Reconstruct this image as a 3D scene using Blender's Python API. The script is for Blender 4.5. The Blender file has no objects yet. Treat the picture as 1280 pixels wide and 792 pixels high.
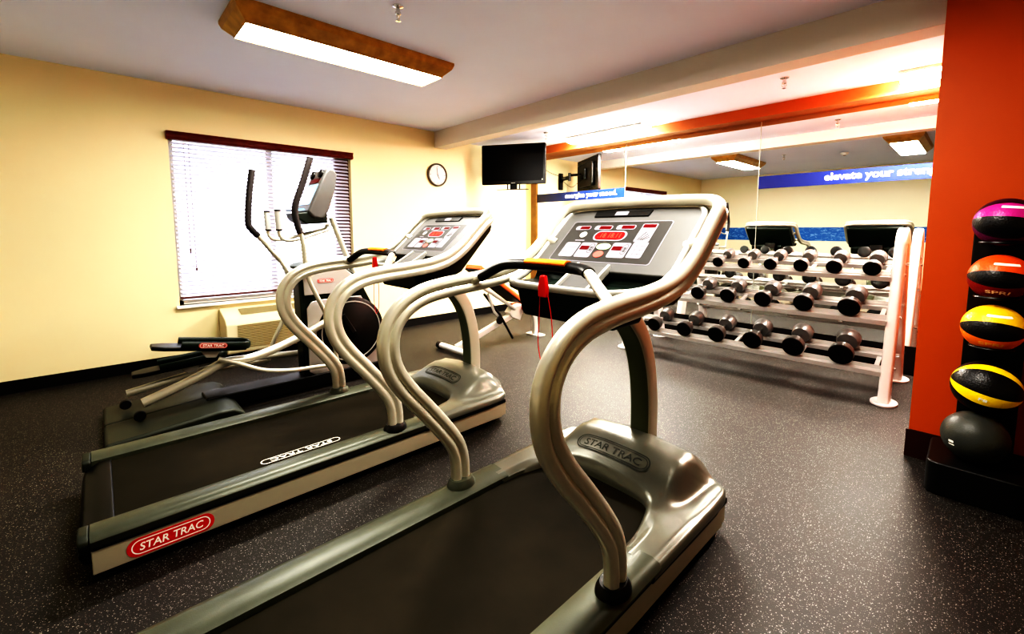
import bpy, bmesh, math, random
from mathutils import Vector, Matrix, Euler
random.seed(7)
C = bpy.context.scene.collection
PI = math.pi

# ------------------------------------------------------------------ materials
def nodes(name):
    m = bpy.data.materials.new(name); m.use_nodes = True
    nt = m.node_tree; b = nt.nodes['Principled BSDF']
    return m, nt, b

def pm(name, col, rough=.5, metal=0., spec=.5, emit=None, es=0., bump=None, vary=None, coat=0., trans=0.):
    m, nt, b = nodes(name)
    c = (*col, 1)
    b.inputs['Base Color'].default_value = c
    b.inputs['Roughness'].default_value = rough
    b.inputs['Metallic'].default_value = metal
    b.inputs['Specular IOR Level'].default_value = spec
    b.inputs['Coat Weight'].default_value = coat
    if trans: b.inputs['Transmission Weight'].default_value = trans
    if emit: b.inputs['Emission Color'].default_value = (*emit, 1); b.inputs['Emission Strength'].default_value = es
    tc = nt.nodes.new('ShaderNodeTexCoord')
    if vary:
        sc, amt = vary
        n = nt.nodes.new('ShaderNodeTexNoise'); n.inputs['Scale'].default_value = sc; n.inputs['Detail'].default_value = 4
        nt.links.new(tc.outputs['Object'], n.inputs['Vector'])
        r = nt.nodes.new('ShaderNodeValToRGB')
        r.color_ramp.elements[0].position = .3; r.color_ramp.elements[1].position = .7
        r.color_ramp.elements[0].color = tuple(max(0, x*(1-amt)) for x in col)+(1,)
        r.color_ramp.elements[1].color = tuple(min(1, x*(1+amt)) for x in col)+(1,)
        nt.links.new(n.outputs['Fac'], r.inputs['Fac']); nt.links.new(r.outputs['Color'], b.inputs['Base Color'])
    if bump:
        sc, st = bump
        n2 = nt.nodes.new('ShaderNodeTexNoise'); n2.inputs['Scale'].default_value = sc; n2.inputs['Detail'].default_value = 3
        nt.links.new(tc.outputs['Object'], n2.inputs['Vector'])
        bp = nt.nodes.new('ShaderNodeBump'); bp.inputs['Strength'].default_value = st; bp.inputs['Distance'].default_value = .002
        nt.links.new(n2.outputs['Fac'], bp.inputs['Height']); nt.links.new(bp.outputs['Normal'], b.inputs['Normal'])
    return m

def emis(name, col, s):
    m = bpy.data.materials.new(name); m.use_nodes = True; nt = m.node_tree
    nt.nodes.clear(); o = nt.nodes.new('ShaderNodeOutputMaterial'); e = nt.nodes.new('ShaderNodeEmission')
    e.inputs[0].default_value = (*col, 1); e.inputs[1].default_value = s; nt.links.new(e.outputs[0], o.inputs[0])
    return m

M = {}
M['wall'] = pm('cream_wall_paint', (.84,.745,.49), .6, bump=(220,.25), vary=(1.2,.02))
M['wall2'] = pm('pale_cream_wall_paint', (.86,.81,.63), .6, bump=(220,.25))
M['ceil'] = pm('ceiling_paint', (.77,.81,.99), .8, bump=(160,.3), vary=(.8,.03))
M['beam'] = pm('beam_paint', (.72,.68,.64), .8, bump=(160,.2))
M['orange'] = pm('orange_wall_paint', (.48,.10,.010), .55, bump=(200,.25), vary=(1.5,.06))
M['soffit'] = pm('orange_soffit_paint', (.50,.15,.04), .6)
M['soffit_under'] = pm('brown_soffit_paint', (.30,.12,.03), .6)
M['basebd'] = pm('black_rubber_baseboard', (.008,.007,.007), .6)
M['brownbase'] = pm('dark_brown_baseboard', (.045,.012,.009), .55)
M['silver'] = pm('champagne_silver_paint', (.60,.575,.49), .33, .45, vary=(6,.03))
M['silver2'] = pm('pale_silver_plastic', (.50,.49,.46), .38, .2)
M['facegrey'] = pm('console_grey_plastic', (.12,.118,.115), .4, .15, vary=(5,.04))
M['overlay'] = pm('charcoal_overlay', (.04,.038,.036), .4)
M['railgrey'] = pm('grey_green_rail_plastic', (.082,.089,.067), .36, .12, bump=(300,.15), vary=(7,.12))
M['trackgrey'] = pm('dark_green_grey_plastic', (.04,.045,.034), .45, .1)
M['hood'] = pm('grey_green_hood_plastic', (.175,.175,.148), .3, .25, bump=(380,.12), vary=(4,.08))
M['band'] = pm('brushed_side_extrusion', (.56,.52,.41), .4, .5)
M['post'] = pm('dark_grey_post_paint', (.15,.165,.115), .4, .3)
M['black'] = pm('black_plastic', (.012,.012,.012), .4)
M['blackgreen'] = pm('dark_green_black_plastic', (.012,.022,.016), .4)
M['rubber'] = pm('black_rubber', (.014,.013,.013), .55)
M['grip'] = pm('black_foam_grip', (.03,.024,.024), .6, bump=(140,.9))
M['belt'] = pm('dark_belt', (.031,.027,.018), .75, spec=.12, bump=(500,.3), vary=(3,.22))
M['white'] = pm('white_plastic', (.8,.8,.78), .5)
M['whiteprint'] = pm('white_print', (.9,.88,.82), .5)
M['redprint'] = pm('red_print', (.52,.03,.03), .4)
M['redled'] = pm('dark_red_window', (.10,.004,.007), .3)
M['redlit'] = emis('lit_red_digits', (1,.16,.10), 1.2)
M['redglow'] = pm('lit_red_window', (.4,.01,.012), .35, emit=(1,.03,.02), es=.12)
M['green'] = pm('green_key', (.36,.50,.27), .5)
M['redkey'] = pm('red_key', (.50,.10,.08), .5)
M['key'] = pm('pale_key', (.235,.225,.26), .5)
M['keydark'] = pm('key_line', (.08,.078,.08), .5)
M['emboss'] = pm('embossed_dark_line', (.05,.055,.04), .5)
M['sensor'] = pm('orange_heart_rate_plate', (.78,.24,.02), .4)
M['redclip'] = pm('red_plastic', (.65,.015,.015), .35)
M['chrome'] = pm('chrome', (.75,.74,.72), .18, 1.)
M['rack'] = pm('white_rack_paint', (.76,.72,.71), .35, .15)
M['shelf'] = pm('silver_shelf_paint', (.66,.64,.62), .3, .5)
M['dbhead'] = pm('black_urethane', (.022,.022,.023), .38, bump=(200,.2))
M['dbside'] = pm('grey_urethane_rim', (.16,.155,.15), .35, .3)
M['dbend'] = pm('black_urethane_end', (.006,.006,.006), .5)
M['wood'] = pm('oak_trim', (.17,.085,.018), .4, vary=(9,.2))
M['goldwood'] = pm('oak_light_frame', (.50,.31,.09), .35, vary=(12,.2))
M['valance'] = pm('dark_red_wood', (.13,.022,.014), .4, vary=(14,.2))
M['winframe'] = pm('dark_window_frame', (.12,.05,.045), .5)
M['slat'] = None
M['lens'] = emis('fluorescent_lens', (1,.97,.9), 9)
M['lens2'] = emis('bright_fluorescent_lens', (1,.95,.86), 42)
M['ac'] = pm('beige_ac_plastic', (.72,.65,.45), .5)
M['acgrille'] = pm('ac_grille_plastic', (.32,.28,.16), .5)
M['screen'] = pm('glossy_black_screen', (.004,.004,.005), .3, spec=.3)
M['tvblack'] = pm('glossy_black_bezel', (.006,.005,.006), .25)
M['clockface'] = pm('clock_face', (.42,.41,.40), .4)
M['clockrim'] = pm('clock_rim', (.2,.18,.15), .35, .5)
M['redvinyl'] = pm('red_bench_vinyl', (.62,.05,.02), .4)
M['redvinyl_lit'] = pm('lit_red_bench_vinyl', (.72,.2,.07), .4)  # same red vinyl, with the light on the backrest put into its colour
M['benchsilver'] = pm('bench_silver_paint', (.72,.70,.66), .3, .4)
M['bluepanel'] = pm('blue_console_screen', (.25,.4,.55), .25)
M['shroud'] = pm('elliptical_silver_panel', (.50,.47,.45), .38, .3)
M['capgrey'] = pm('elliptical_cap_grey', (.3,.33,.36), .35, .1)
M['glass'] = pm('window_glass', (1,1,1), .0, trans=1.)
M['mirror'] = pm('mirror_silver', (.93,.94,.92), .0, 1.)
M['edge'] = pm('mirror_edge', (.75,.8,.78), .2, .3)

def blind_mat():
    m = bpy.data.materials.new('white_blind_slat'); m.use_nodes = True; nt = m.node_tree; nt.nodes.clear()
    o = nt.nodes.new('ShaderNodeOutputMaterial'); d = nt.nodes.new('ShaderNodeBsdfDiffuse'); t = nt.nodes.new('ShaderNodeBsdfTranslucent'); x = nt.nodes.new('ShaderNodeMixShader')
    d.inputs[0].default_value = (.74,.73,.80,1); t.inputs[0].default_value = (.62,.62,.72,1); x.inputs[0].default_value = .45
    nt.links.new(d.outputs[0], x.inputs[1]); nt.links.new(t.outputs[0], x.inputs[2]); nt.links.new(x.outputs[0], o.inputs[0])
    return m
M['slat'] = blind_mat()

def floor_mat():
    m, nt, b = nodes('speckled_rubber_floor')
    tc = nt.nodes.new('ShaderNodeTexCoord')
    n = nt.nodes.new('ShaderNodeTexNoise'); n.inputs['Scale'].default_value = 1.3; n.inputs['Detail'].default_value = 3
    nt.links.new(tc.outputs['Object'], n.inputs['Vector'])
    r = nt.nodes.new('ShaderNodeValToRGB'); r.color_ramp.elements[0].color = (.017,.0145,.013,1); r.color_ramp.elements[1].color = (.028,.024,.021,1)
    nt.links.new(n.outputs['Fac'], r.inputs['Fac'])
    prev = r.outputs['Color']
    for sc, th, col in ((110, .22, (.34,.32,.29,1)), (190, .24, (.22,.21,.19,1)), (75, .13, (.42,.40,.37,1))):
        v = nt.nodes.new('ShaderNodeTexVoronoi'); v.inputs['Scale'].default_value = sc; v.inputs['Randomness'].default_value = 1
        nt.links.new(tc.outputs['Object'], v.inputs['Vector'])
        lt = nt.nodes.new('ShaderNodeMath'); lt.operation = 'LESS_THAN'; lt.inputs[1].default_value = th
        nt.links.new(v.outputs['Distance'], lt.inputs[0])
        sep = nt.nodes.new('ShaderNodeSeparateColor'); nt.links.new(v.outputs['Color'], sep.inputs[0])
        gt = nt.nodes.new('ShaderNodeMath'); gt.operation = 'GREATER_THAN'; gt.inputs[1].default_value = .55
        nt.links.new(sep.outputs[0], gt.inputs[0])
        mu = nt.nodes.new('ShaderNodeMath'); mu.operation = 'MULTIPLY'
        nt.links.new(lt.outputs[0], mu.inputs[0]); nt.links.new(gt.outputs[0], mu.inputs[1])
        mx = nt.nodes.new('ShaderNodeMix'); mx.data_type = 'RGBA'
        nt.links.new(mu.outputs[0], mx.inputs[0]); nt.links.new(prev, mx.inputs[6]); mx.inputs[7].default_value = col
        prev = mx.outputs[2]
    nt.links.new(prev, b.inputs['Base Color'])
    b.inputs['Roughness'].default_value = .53; b.inputs['Specular IOR Level'].default_value = .55
    n2 = nt.nodes.new('ShaderNodeTexNoise'); n2.inputs['Scale'].default_value = 260; n2.inputs['Detail'].default_value = 2
    nt.links.new(tc.outputs['Object'], n2.inputs['Vector'])
    bp = nt.nodes.new('ShaderNodeBump'); bp.inputs['Strength'].default_value = .6; bp.inputs['Distance'].default_value = .002
    nt.links.new(n2.outputs['Fac'], bp.inputs['Height']); nt.links.new(bp.outputs['Normal'], b.inputs['Normal'])
    return m
M['floor'] = floor_mat()

def band_mat():   # blue wall border with pale wave pattern
    m, nt, b = nodes('blue_wave_border')
    tc = nt.nodes.new('ShaderNodeTexCoord'); mp = nt.nodes.new('ShaderNodeMapping'); mp.inputs['Scale'].default_value = (5,5,14)
    nt.links.new(tc.outputs['Object'], mp.inputs[0])
    n = nt.nodes.new('ShaderNodeTexNoise'); n.inputs['Scale'].default_value = 1.6; n.inputs['Detail'].default_value = 5; n.inputs['Distortion'].default_value = 1.5
    nt.links.new(mp.outputs[0], n.inputs['Vector'])
    r = nt.nodes.new('ShaderNodeValToRGB'); r.color_ramp.elements[0].position = .52; r.color_ramp.elements[0].color = (.01,.13,.42,1)
    r.color_ramp.elements[1].position = .72; r.color_ramp.elements[1].color = (.25,.45,.75,1)
    nt.links.new(n.outputs['Fac'], r.inputs[0]); nt.links.new(r.outputs[0], b.inputs['Base Color']); b.inputs['Roughness'].default_value = .5
    return m
M['band_blue'] = band_mat()

def banner_mat(name, a, c, x0, x1):
    m, nt, b = nodes(name)
    tc = nt.nodes.new('ShaderNodeTexCoord'); s = nt.nodes.new('ShaderNodeSeparateXYZ'); nt.links.new(tc.outputs['Object'], s.inputs[0])
    mr = nt.nodes.new('ShaderNodeMapRange'); mr.inputs[1].default_value = x0; mr.inputs[2].default_value = x1
    nt.links.new(s.outputs[0], mr.inputs[0])
    r = nt.nodes.new('ShaderNodeValToRGB'); r.color_ramp.elements[0].color = (*a,1); r.color_ramp.elements[1].color = (*c,1)
    nt.links.new(mr.outputs[0], r.inputs[0]); nt.links.new(r.outputs[0], b.inputs['Base Color']); b.inputs['Roughness'].default_value = .45
    return m

def ball_mat(name, base, bands):
    """panels of a ball: lens-shaped bands between meridians that meet at the +-x poles; bands = [(angle lo, angle hi, colour)]"""
    m, nt, b = nodes(name)
    tc = nt.nodes.new('ShaderNodeTexCoord'); s = nt.nodes.new('ShaderNodeSeparateXYZ'); nt.links.new(tc.outputs['Object'], s.inputs[0])
    ng = nt.nodes.new('ShaderNodeMath'); ng.operation = 'MULTIPLY'; ng.inputs[1].default_value = -1; nt.links.new(s.outputs[1], ng.inputs[0])
    at = nt.nodes.new('ShaderNodeMath'); at.operation = 'ARCTAN2'; nt.links.new(s.outputs[2], at.inputs[0]); nt.links.new(ng.outputs[0], at.inputs[1])
    prev = None
    for lo, hi, col in bands:
        g1 = nt.nodes.new('ShaderNodeMath'); g1.operation = 'GREATER_THAN'; g1.inputs[1].default_value = math.radians(lo); nt.links.new(at.outputs[0], g1.inputs[0])
        g2 = nt.nodes.new('ShaderNodeMath'); g2.operation = 'LESS_THAN'; g2.inputs[1].default_value = math.radians(hi); nt.links.new(at.outputs[0], g2.inputs[0])
        mu = nt.nodes.new('ShaderNodeMath'); mu.operation = 'MULTIPLY'; nt.links.new(g1.outputs[0], mu.inputs[0]); nt.links.new(g2.outputs[0], mu.inputs[1])
        mx = nt.nodes.new('ShaderNodeMix'); mx.data_type = 'RGBA'; nt.links.new(mu.outputs[0], mx.inputs[0])
        if prev is None: mx.inputs[6].default_value = (*base,1)
        else: nt.links.new(prev, mx.inputs[6])
        mx.inputs[7].default_value = (*col,1); prev = mx.outputs[2]
    nt.links.new(prev, b.inputs['Base Color']); b.inputs['Roughness'].default_value = .38
    n2 = nt.nodes.new('ShaderNodeTexVoronoi'); n2.inputs['Scale'].default_value = 130
    nt.links.new(tc.outputs['Object'], n2.inputs['Vector'])
    bp = nt.nodes.new('ShaderNodeBump'); bp.inputs['Strength'].default_value = .5; bp.inputs['Distance'].default_value = .002
    nt.links.new(n2.outputs['Distance'], bp.inputs['Height']); nt.links.new(bp.outputs['Normal'], b.inputs['Normal'])
    return m

# ------------------------------------------------------------------ mesh helpers
def box(bm, x0, x1, y0, y1, z0, z1, mi=0, mat=None):
    vs = [Vector(p) for p in ((x0,y0,z0),(x1,y0,z0),(x1,y1,z0),(x0,y1,z0),(x0,y0,z1),(x1,y0,z1),(x1,y1,z1),(x0,y1,z1))]
    if mat is not None: vs = [mat @ v for v in vs]
    v = [bm.verts.new(p) for p in vs]
    for f in ((0,3,2,1),(4,5,6,7),(0,1,5,4),(1,2,6,5),(2,3,7,6),(3,0,4,7)):
        bm.faces.new([v[i] for i in f]).material_index = mi
    return bm
def B(*a, **k): return box(bmesh.new(), *a, **k)

def prism(bm, poly, a0, a1, axis='x', mi=0, mat=None):
    """extrude a polygon. axis x: poly=(y,z); axis y: poly=(x,z); axis z: poly=(x,y)"""
    def P(p, a):
        v = Vector((a,p[0],p[1])) if axis=='x' else Vector((p[0],a,p[1])) if axis=='y' else Vector((p[0],p[1],a))
        return mat @ v if mat is not None else v
    A = [bm.verts.new(P(p,a0)) for p in poly]; D = [bm.verts.new(P(p,a1)) for p in poly]
    fs = [bm.faces.new(A), bm.faces.new(D[::-1])]
    n = len(poly)
    for i in range(n): fs.append(bm.faces.new((A[i], D[i], D[(i+1)%n], A[(i+1)%n])))
    for f in fs: f.material_index = mi
    bmesh.ops.recalc_face_normals(bm, faces=fs)
    return bm

def rrect(x0, x1, y0, y1, r, n=6):
    pts = []
    for cx, cy, a in ((x1-r,y1-r,0),(x0+r,y1-r,90),(x0+r,y0+r,180),(x1-r,y0+r,270)):
        for i in range(n+1):
            t = math.radians(a+90*i/n); pts.append((cx+r*math.cos(t), cy+r*math.sin(t)))
    return pts

def spline(pts, sub=6):
    P = [Vector(p) for p in pts]; out = []
    n = len(P)
    for i in range(n-1):
        p0 = P[i-1] if i else P[0]*2-P[1]; p1 = P[i]; p2 = P[i+1]; p3 = P[i+2] if i+2<n else P[-1]*2-P[-2]
        for k in range(sub):
            t = k/sub
            out.append(.5*((2*p1)+(p2-p0)*t+(2*p0-5*p1+4*p2-p3)*t*t+(3*p1-p0-3*p2+p3)*t**3))
    out.append(P[-1]); return out

def sweep(bm, path, prof, up, closed=False, caps=True, mi=0, scale=None):
    """sweep profile [(a,b)] along path; b starts along 'up' (transported), a along up x tangent"""
    path = [Vector(p) for p in path]; n = len(path); rings = []
    T = [( (path[min(i+1,n-1)]-path[max(i-1,0)]).normalized() ) for i in range(n)]
    u = Vector(up); u = (u-T[0]*u.dot(T[0])).normalized()
    for i in range(n):
        if i:
            q = T[i-1].rotation_difference(T[i]); u = q @ u; u = (u-T[i]*u.dot(T[i])).normalized()
        w = u.cross(T[i]); s = scale(i/(n-1)) if scale else 1
        rings.append([bm.verts.new(path[i]+w*a*s+u*b*s) for a, b in prof])
    m = len(prof)
    for i in range(n-1):
        for j in range(m):
            bm.faces.new((rings[i][j], rings[i][(j+1)%m], rings[i+1][(j+1)%m], rings[i+1][j])).material_index = mi
    if caps:
        bm.faces.new(rings[0][::-1]).material_index = mi; bm.faces.new(rings[-1]).material_index = mi
    return bm
def circ(r, n=12): return [(r*math.cos(2*PI*i/n), r*math.sin(2*PI*i/n)) for i in range(n)]
def ell(a, b, n=14): return [(a*math.cos(2*PI*i/n), b*math.sin(2*PI*i/n)) for i in range(n)]
def tube(bm, pts, r, n=12, sub=0, mi=0, scale=None):
    p = spline(pts, sub) if sub else [Vector(q) for q in pts]
    d = (p[1]-p[0]).normalized(); up = Vector((0,0,1)) if abs(d.z) < .9 else Vector((1,0,0))
    return sweep(bm, p, circ(r, n), up, mi=mi, scale=scale)
def TB(*a, **k): return tube(bmesh.new(), *a, **k)

def lathe(bm, prof, n=28, mat=None, mi=0):
    """prof [(r,z)] about z"""
    rings = []
    for r, z in prof:
        ring = []
        for i in range(n):
            t = 2*PI*i/n; v = Vector((r*math.cos(t), r*math.sin(t), z))
            ring.append(bm.verts.new(mat @ v if mat is not None else v))
        rings.append(ring)
    for a, b in zip(rings, rings[1:]):
        for i in range(n): bm.faces.new((a[i], a[(i+1)%n], b[(i+1)%n], b[i])).material_index = mi
    bm.faces.new(rings[0][::-1]).material_index = mi; bm.faces.new(rings[-1]).material_index = mi
    return bm
def frame_mat(o, x, y, z=None):
    x = Vector(x).normalized(); y = Vector(y); z = x.cross(y).normalized(); y = z.cross(x)
    m = Matrix((x, y, z)).transposed().to_4x4(); m.translation = Vector(o); return m
RX = lambda a: Matrix.Rotation(math.radians(a), 4, 'X')
RY = lambda a: Matrix.Rotation(math.radians(a), 4, 'Y')
RZ = lambda a: Matrix.Rotation(math.radians(a), 4, 'Z')
TR = lambda x, y, z: Matrix.Translation((x, y, z))

def obj(name, bm, mats, parent=None, smooth=False, bevel=0., seg=2, angle=35):
    if not isinstance(mats, (list, tuple)): mats = [mats]
    me = bpy.data.meshes.new(name); bm.normal_update(); bm.to_mesh(me); bm.free()
    for m in mats: me.materials.append(m)
    o = bpy.data.objects.new(name, me); C.objects.link(o)
    if parent is not None: o.parent = parent
    if bevel:
        b = o.modifiers.new('bevel', 'BEVEL'); b.width = bevel; b.segments = seg; b.limit_method = 'ANGLE'; b.angle_limit = math.radians(40)
        me.shade_smooth()
        w = o.modifiers.new('wn', 'WEIGHTED_NORMAL'); w.keep_sharp = False
    elif smooth:
        me.shade_smooth(); me.set_sharp_from_angle(angle=math.radians(angle))
    return o
def thing(name, label, cat, loc=(0,0,0), rz=0, group=None):
    o = bpy.data.objects.new(name, None); C.objects.link(o); o.empty_display_size = .1
    o.location = loc; o.rotation_euler = (0,0,math.radians(rz)); return tag(o, label, cat, group)
def tag(o, label, cat, group=None):
    o['label'] = label; o['category'] = cat
    if group: o['group'] = group
    return o
def struct(name, bm, m, parent=None, **k):
    o = obj(name, bm, m, parent, **k)
    if parent is None: o['kind'] = 'structure'
    return o

def text_bm(s, w, h, depth=.0012, bold=.012, shear=0., fit=True):
    cu = bpy.data.curves.new('t', 'FONT'); cu.body = s; cu.extrude = .01; cu.offset = bold; cu.shear = shear
    cu.align_x = 'CENTER'; cu.align_y = 'CENTER'; cu.resolution_u = 3
    o = bpy.data.objects.new('t', cu); C.objects.link(o)
    dg = bpy.context.evaluated_depsgraph_get(); dg.update()
    me = bpy.data.meshes.new_from_object(o.evaluated_get(dg))
    bm = bmesh.new(); bm.from_mesh(me)
    bpy.data.objects.remove(o); bpy.data.curves.remove(cu); bpy.data.meshes.remove(me)
    xs = [v.co.x for v in bm.verts]; ys = [v.co.y for v in bm.verts]
    cx, cy = (min(xs)+max(xs))/2, (min(ys)+max(ys))/2; sx, sy = w/(max(xs)-min(xs)), h/(max(ys)-min(ys))
    for v in bm.verts: v.co = Vector(((v.co.x-cx)*sx, (v.co.y-cy)*sy, v.co.z/.02*depth+depth/2))
    return bm
def xf(bm, m):
    bmesh.ops.transform(bm, matrix=m, verts=bm.verts); return bm
def ring_outline(bm, w, h, t, z0=0, z1=.0012, n=8):
    """flat stadium outline"""
    o = rrect(-w/2, w/2, -h/2, h/2, h/2-1e-4, n); i = rrect(-w/2+t, w/2-t, -h/2+t, h/2-t, h/2-t-1e-4, n)
    for z, fl in ((z1,False),):
        a = [bm.verts.new((x,y,z)) for x,y in o]; b = [bm.verts.new((x,y,z)) for x,y in i]
        for k in range(len(o)): bm.faces.new((a[k], a[(k+1)%len(o)], b[(k+1)%len(o)], b[k]))
    return bm
def merge(*bms):
    out = bms[0]
    for b in bms[1:]:
        me = bpy.data.meshes.new('tmp'); b.to_mesh(me); out.from_mesh(me); bpy.data.meshes.remove(me); b.free()
    return out

# ------------------------------------------------------------------ the room
XW, YM, YB, XR, H = -5.45, 5.45, -1.5, 2.3, 2.75
HR = 2.66   # lower ceiling of the recess behind the beam
struct('floor', B(XW-.15, XR+.15, YB-.15, YM+.15, -.1, 0), M['floor'])
struct('ceiling', B(XW-.15, XR+.15, YB-.15, 3.8, H, H+.1), M['ceil'])
struct('ceiling_recess', B(XW-.15, XR+.15, 3.8, YM+.15, HR, H+.1), M['ceil'])
WY0, WY1, WZ0, WZ1 = .56, 2.36, .60, 2.27
bm = bmesh.new()
for a in ((YB-.15, WY0, 0, H), (WY1, YM+.15, 0, H), (WY0, WY1, 0, WZ0), (WY0, WY1, WZ1, H)):
    box(bm, XW-.15, XW, a[0], a[1], a[2], a[3])
struct('wall_left', bm, M['wall'])
struct('wall_back', B(XW, XR, YM, YM+.15, 0, H), M['wall'])
struct('wall_front', B(XW, XR, YB-.15, YB, 0, H), M['wall2'])
struct('wall_right', B(XR, XR+.15, YB-.15, YM+.15, 0, H), M['wall'])
struct('wall_partition', B(-.21, XR, 3.47, YM, 0, H), M['orange'])
struct('trim_ceiling_beam', B(XW, XR, 3.6, 3.8, 2.525, H), M['beam'])
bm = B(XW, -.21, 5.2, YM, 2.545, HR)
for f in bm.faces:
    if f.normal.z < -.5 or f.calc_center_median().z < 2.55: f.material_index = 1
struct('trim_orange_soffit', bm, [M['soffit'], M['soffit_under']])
struct('baseboard_left', B(XW, XW+.015, YB, YM, 0, .105), M['basebd'])
struct('baseboard_front', B(XW, XR, YB, YB+.015, 0, .105), M['basebd'])
struct('baseboard_back', B(XW, -.21, YM-.015, YM, 0, .27), M['basebd'])
struct('baseboard_partition', B(-.222, XR, 3.458, 3.47, 0, .165), M['brownbase'])
struct('trim_blue_border', B(XW+.002, XR, YB, YB+.006, 1.10, 1.42), M['band_blue'])
struct('trim_mirror_edge', B(-5.30, -5.175, YM-.03, YM, 0, 2.545), M['wood'], bevel=.004)

# window: dark frame with centre mullion, pane, white sill and casing
wf = bmesh.new()
for a in ((WY1-.17, WY1, WZ0, WZ1),):
    box(wf, XW-.12, XW-.075, *a)
wn = struct('window_1', wf, M['winframe'])
struct('window_casing', merge(B(XW-.13, XW-.08, (WY0+WY1)/2-.03, (WY0+WY1)/2+.03, WZ0, WZ1), B(XW-.13, XW-.07, WY0, WY0+.04, WZ0, WZ1), B(XW-.13, XW-.07, WY0, WY1, WZ0, WZ0+.04), B(XW-.13, XW-.07, WY0, WY1, WZ1-.04, WZ1)), M['white'], wn)
struct('window_pane', B(XW-.10, XW-.096, WY0, WY1, WZ0, WZ1), M['glass'], wn)
struct('window_sill', B(XW-.07, XW+.045, WY0-.03, WY1+.03, WZ0-.03, WZ0), M['white'], wn, bevel=.006)

bl = thing('window_blind', 'white slatted window blind with dark red wooden valance on the cream wall', 'blind', (XW, 1.46, 0))
sl = bmesh.new(); n = 37; a = math.radians(38)
for i in range(n):
    z = .70+i*(2.20-.70)/(n-1)
    c = .024
    pts = [(-.035+c*math.cos(a)*t, z-c*math.sin(a)*t+.0025*(1-t*t)) for t in (-1,-.4,.4,1)]
    A = [sl.verts.new((p[0], -.885, p[1])) for p in pts]; D = [sl.verts.new((p[0], .875, p[1])) for p in pts]
    for k in range(3): sl.faces.new((A[k], A[k+1], D[k+1], D[k]))
obj('slats', sl, M['slat'], bl, smooth=True)
v = bmesh.new(); prism(v, [(-.02,2.225),(.045,2.225),(.055,2.25),(.045,2.27),(.06,2.30),(-.0,2.305)], -.915, .915, 'y')
for q in v.verts: q.co.x = q.co.x+.0 if q.co.x > 0 else .001
obj('valance', v, M['valance'], bl, bevel=.003)
obj('bottom_rail', B(-.05,-.015,-.885,.875,.66,.68), M['winframe'], bl, bevel=.003)
cd = bmesh.new()
for y in (-.6, 0, .6): tube(cd, [(-.008,y,.67),(-.008,y,2.22)], .0015, 5)
obj('ladder_cord', cd, M['white'], bl)
cd = bmesh.new(); tube(cd, [(-.004,-.78,2.2),(-.004,-.78,1.16)], .0015, 5); lathe(cd, [(.003,0),(.008,.02),(.004,.045)], 8, TR(-.004,-.78,1.12))
tube(cd, [(-.004,-.74,2.2),(-.004,-.74,.98)], .0015, 5); lathe(cd, [(.003,0),(.008,.02),(.004,.045)], 8, TR(-.004,-.74,.94))
obj('pull_cord', cd, M['winframe'], bl)

# air conditioner below the window
ac = thing('air_conditioner', 'beige wall air conditioner with slatted grilles below the window', 'air conditioner', (XW+.004, 1.5, 0))
bm = prism(bmesh.new(), [(0,.09),(.30,.09),(.33,.14),(.33,.40),(.28,.455),(.02,.53),(0,.53)], -.62, .62, 'y')
obj('housing', bm, M['ac'], ac, bevel=.012, seg=3)
bm = bmesh.new()
for i in range(14):
    z = .15+i*.0175; box(bm, .331, .338, -.52, .54, z, z+.009)
obj('front_grille', bm, M['acgrille'], ac)
bm = bmesh.new(); tm = TR(.155,0,.495) @ RY(math.degrees(math.atan2(.075,.26)))
for i in range(9): box(bm, -.075+i*.017, -.066+i*.017, -.46, .5, 0, .004, mat=tm)
obj('top_grille', bm, M['acgrille'], ac)

# mirror panels
for i, (x0, x1) in enumerate(((-5.175,-3.47),(-3.466,-1.75),(-1.746,-.212))):
    lab = ('large frameless wall mirror panel nearest the wooden trim, behind the television', 'middle frameless wall mirror panel, between the two blue banners', 'frameless wall mirror panel beside the orange wall, behind the dumbbell rack')[i]
    m = thing('wall_mirror', lab, 'mirror', ((x0+x1)/2, YM, .27)); w = (x1-x0)/2
    obj('mirror_glass', B(-w+.002, w-.002, -.008, -.001, .002, 2.273), M['mirror'], m)
    obj('glass_edge', B(w-.002, w+.002, -.009, -.001, 0, 2.275), M['edge'], m)

# banners on the mirror
for (x0, x1, tx0, tx1, txt, mat, lab) in (
    (-5.17,-3.475,-4.56,-3.60,'energize your mood.', banner_mat('grey_to_blue_banner',(.02,.024,.045),(.006,.03,.15),-.85,.85), 'short blue banner reading energize your mood, on the left mirror panel'),
    (-1.742,-.215,-1.13,-.185,'elevate your strength.', banner_mat('indigo_banner',(.02,.03,.17),(.02,.045,.22),-.75,.75), 'blue banner reading elevate your strength, on the right mirror panel')):
    cx = (x0+x1)/2
    b = thing('mirror_banner', lab, 'banner', (cx, YM-.0095, 1.812))
    obj('banner_strip', B(x0-cx, x1-cx, -.002, 0, 0, .136), mat, b)
    t = text_bm(txt, tx1-tx0, .095, bold=.03)
    obj('lettering', xf(t, TR((tx0+tx1)/2-cx, -.002, .068) @ RX(90)), M['whiteprint'], b)

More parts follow.
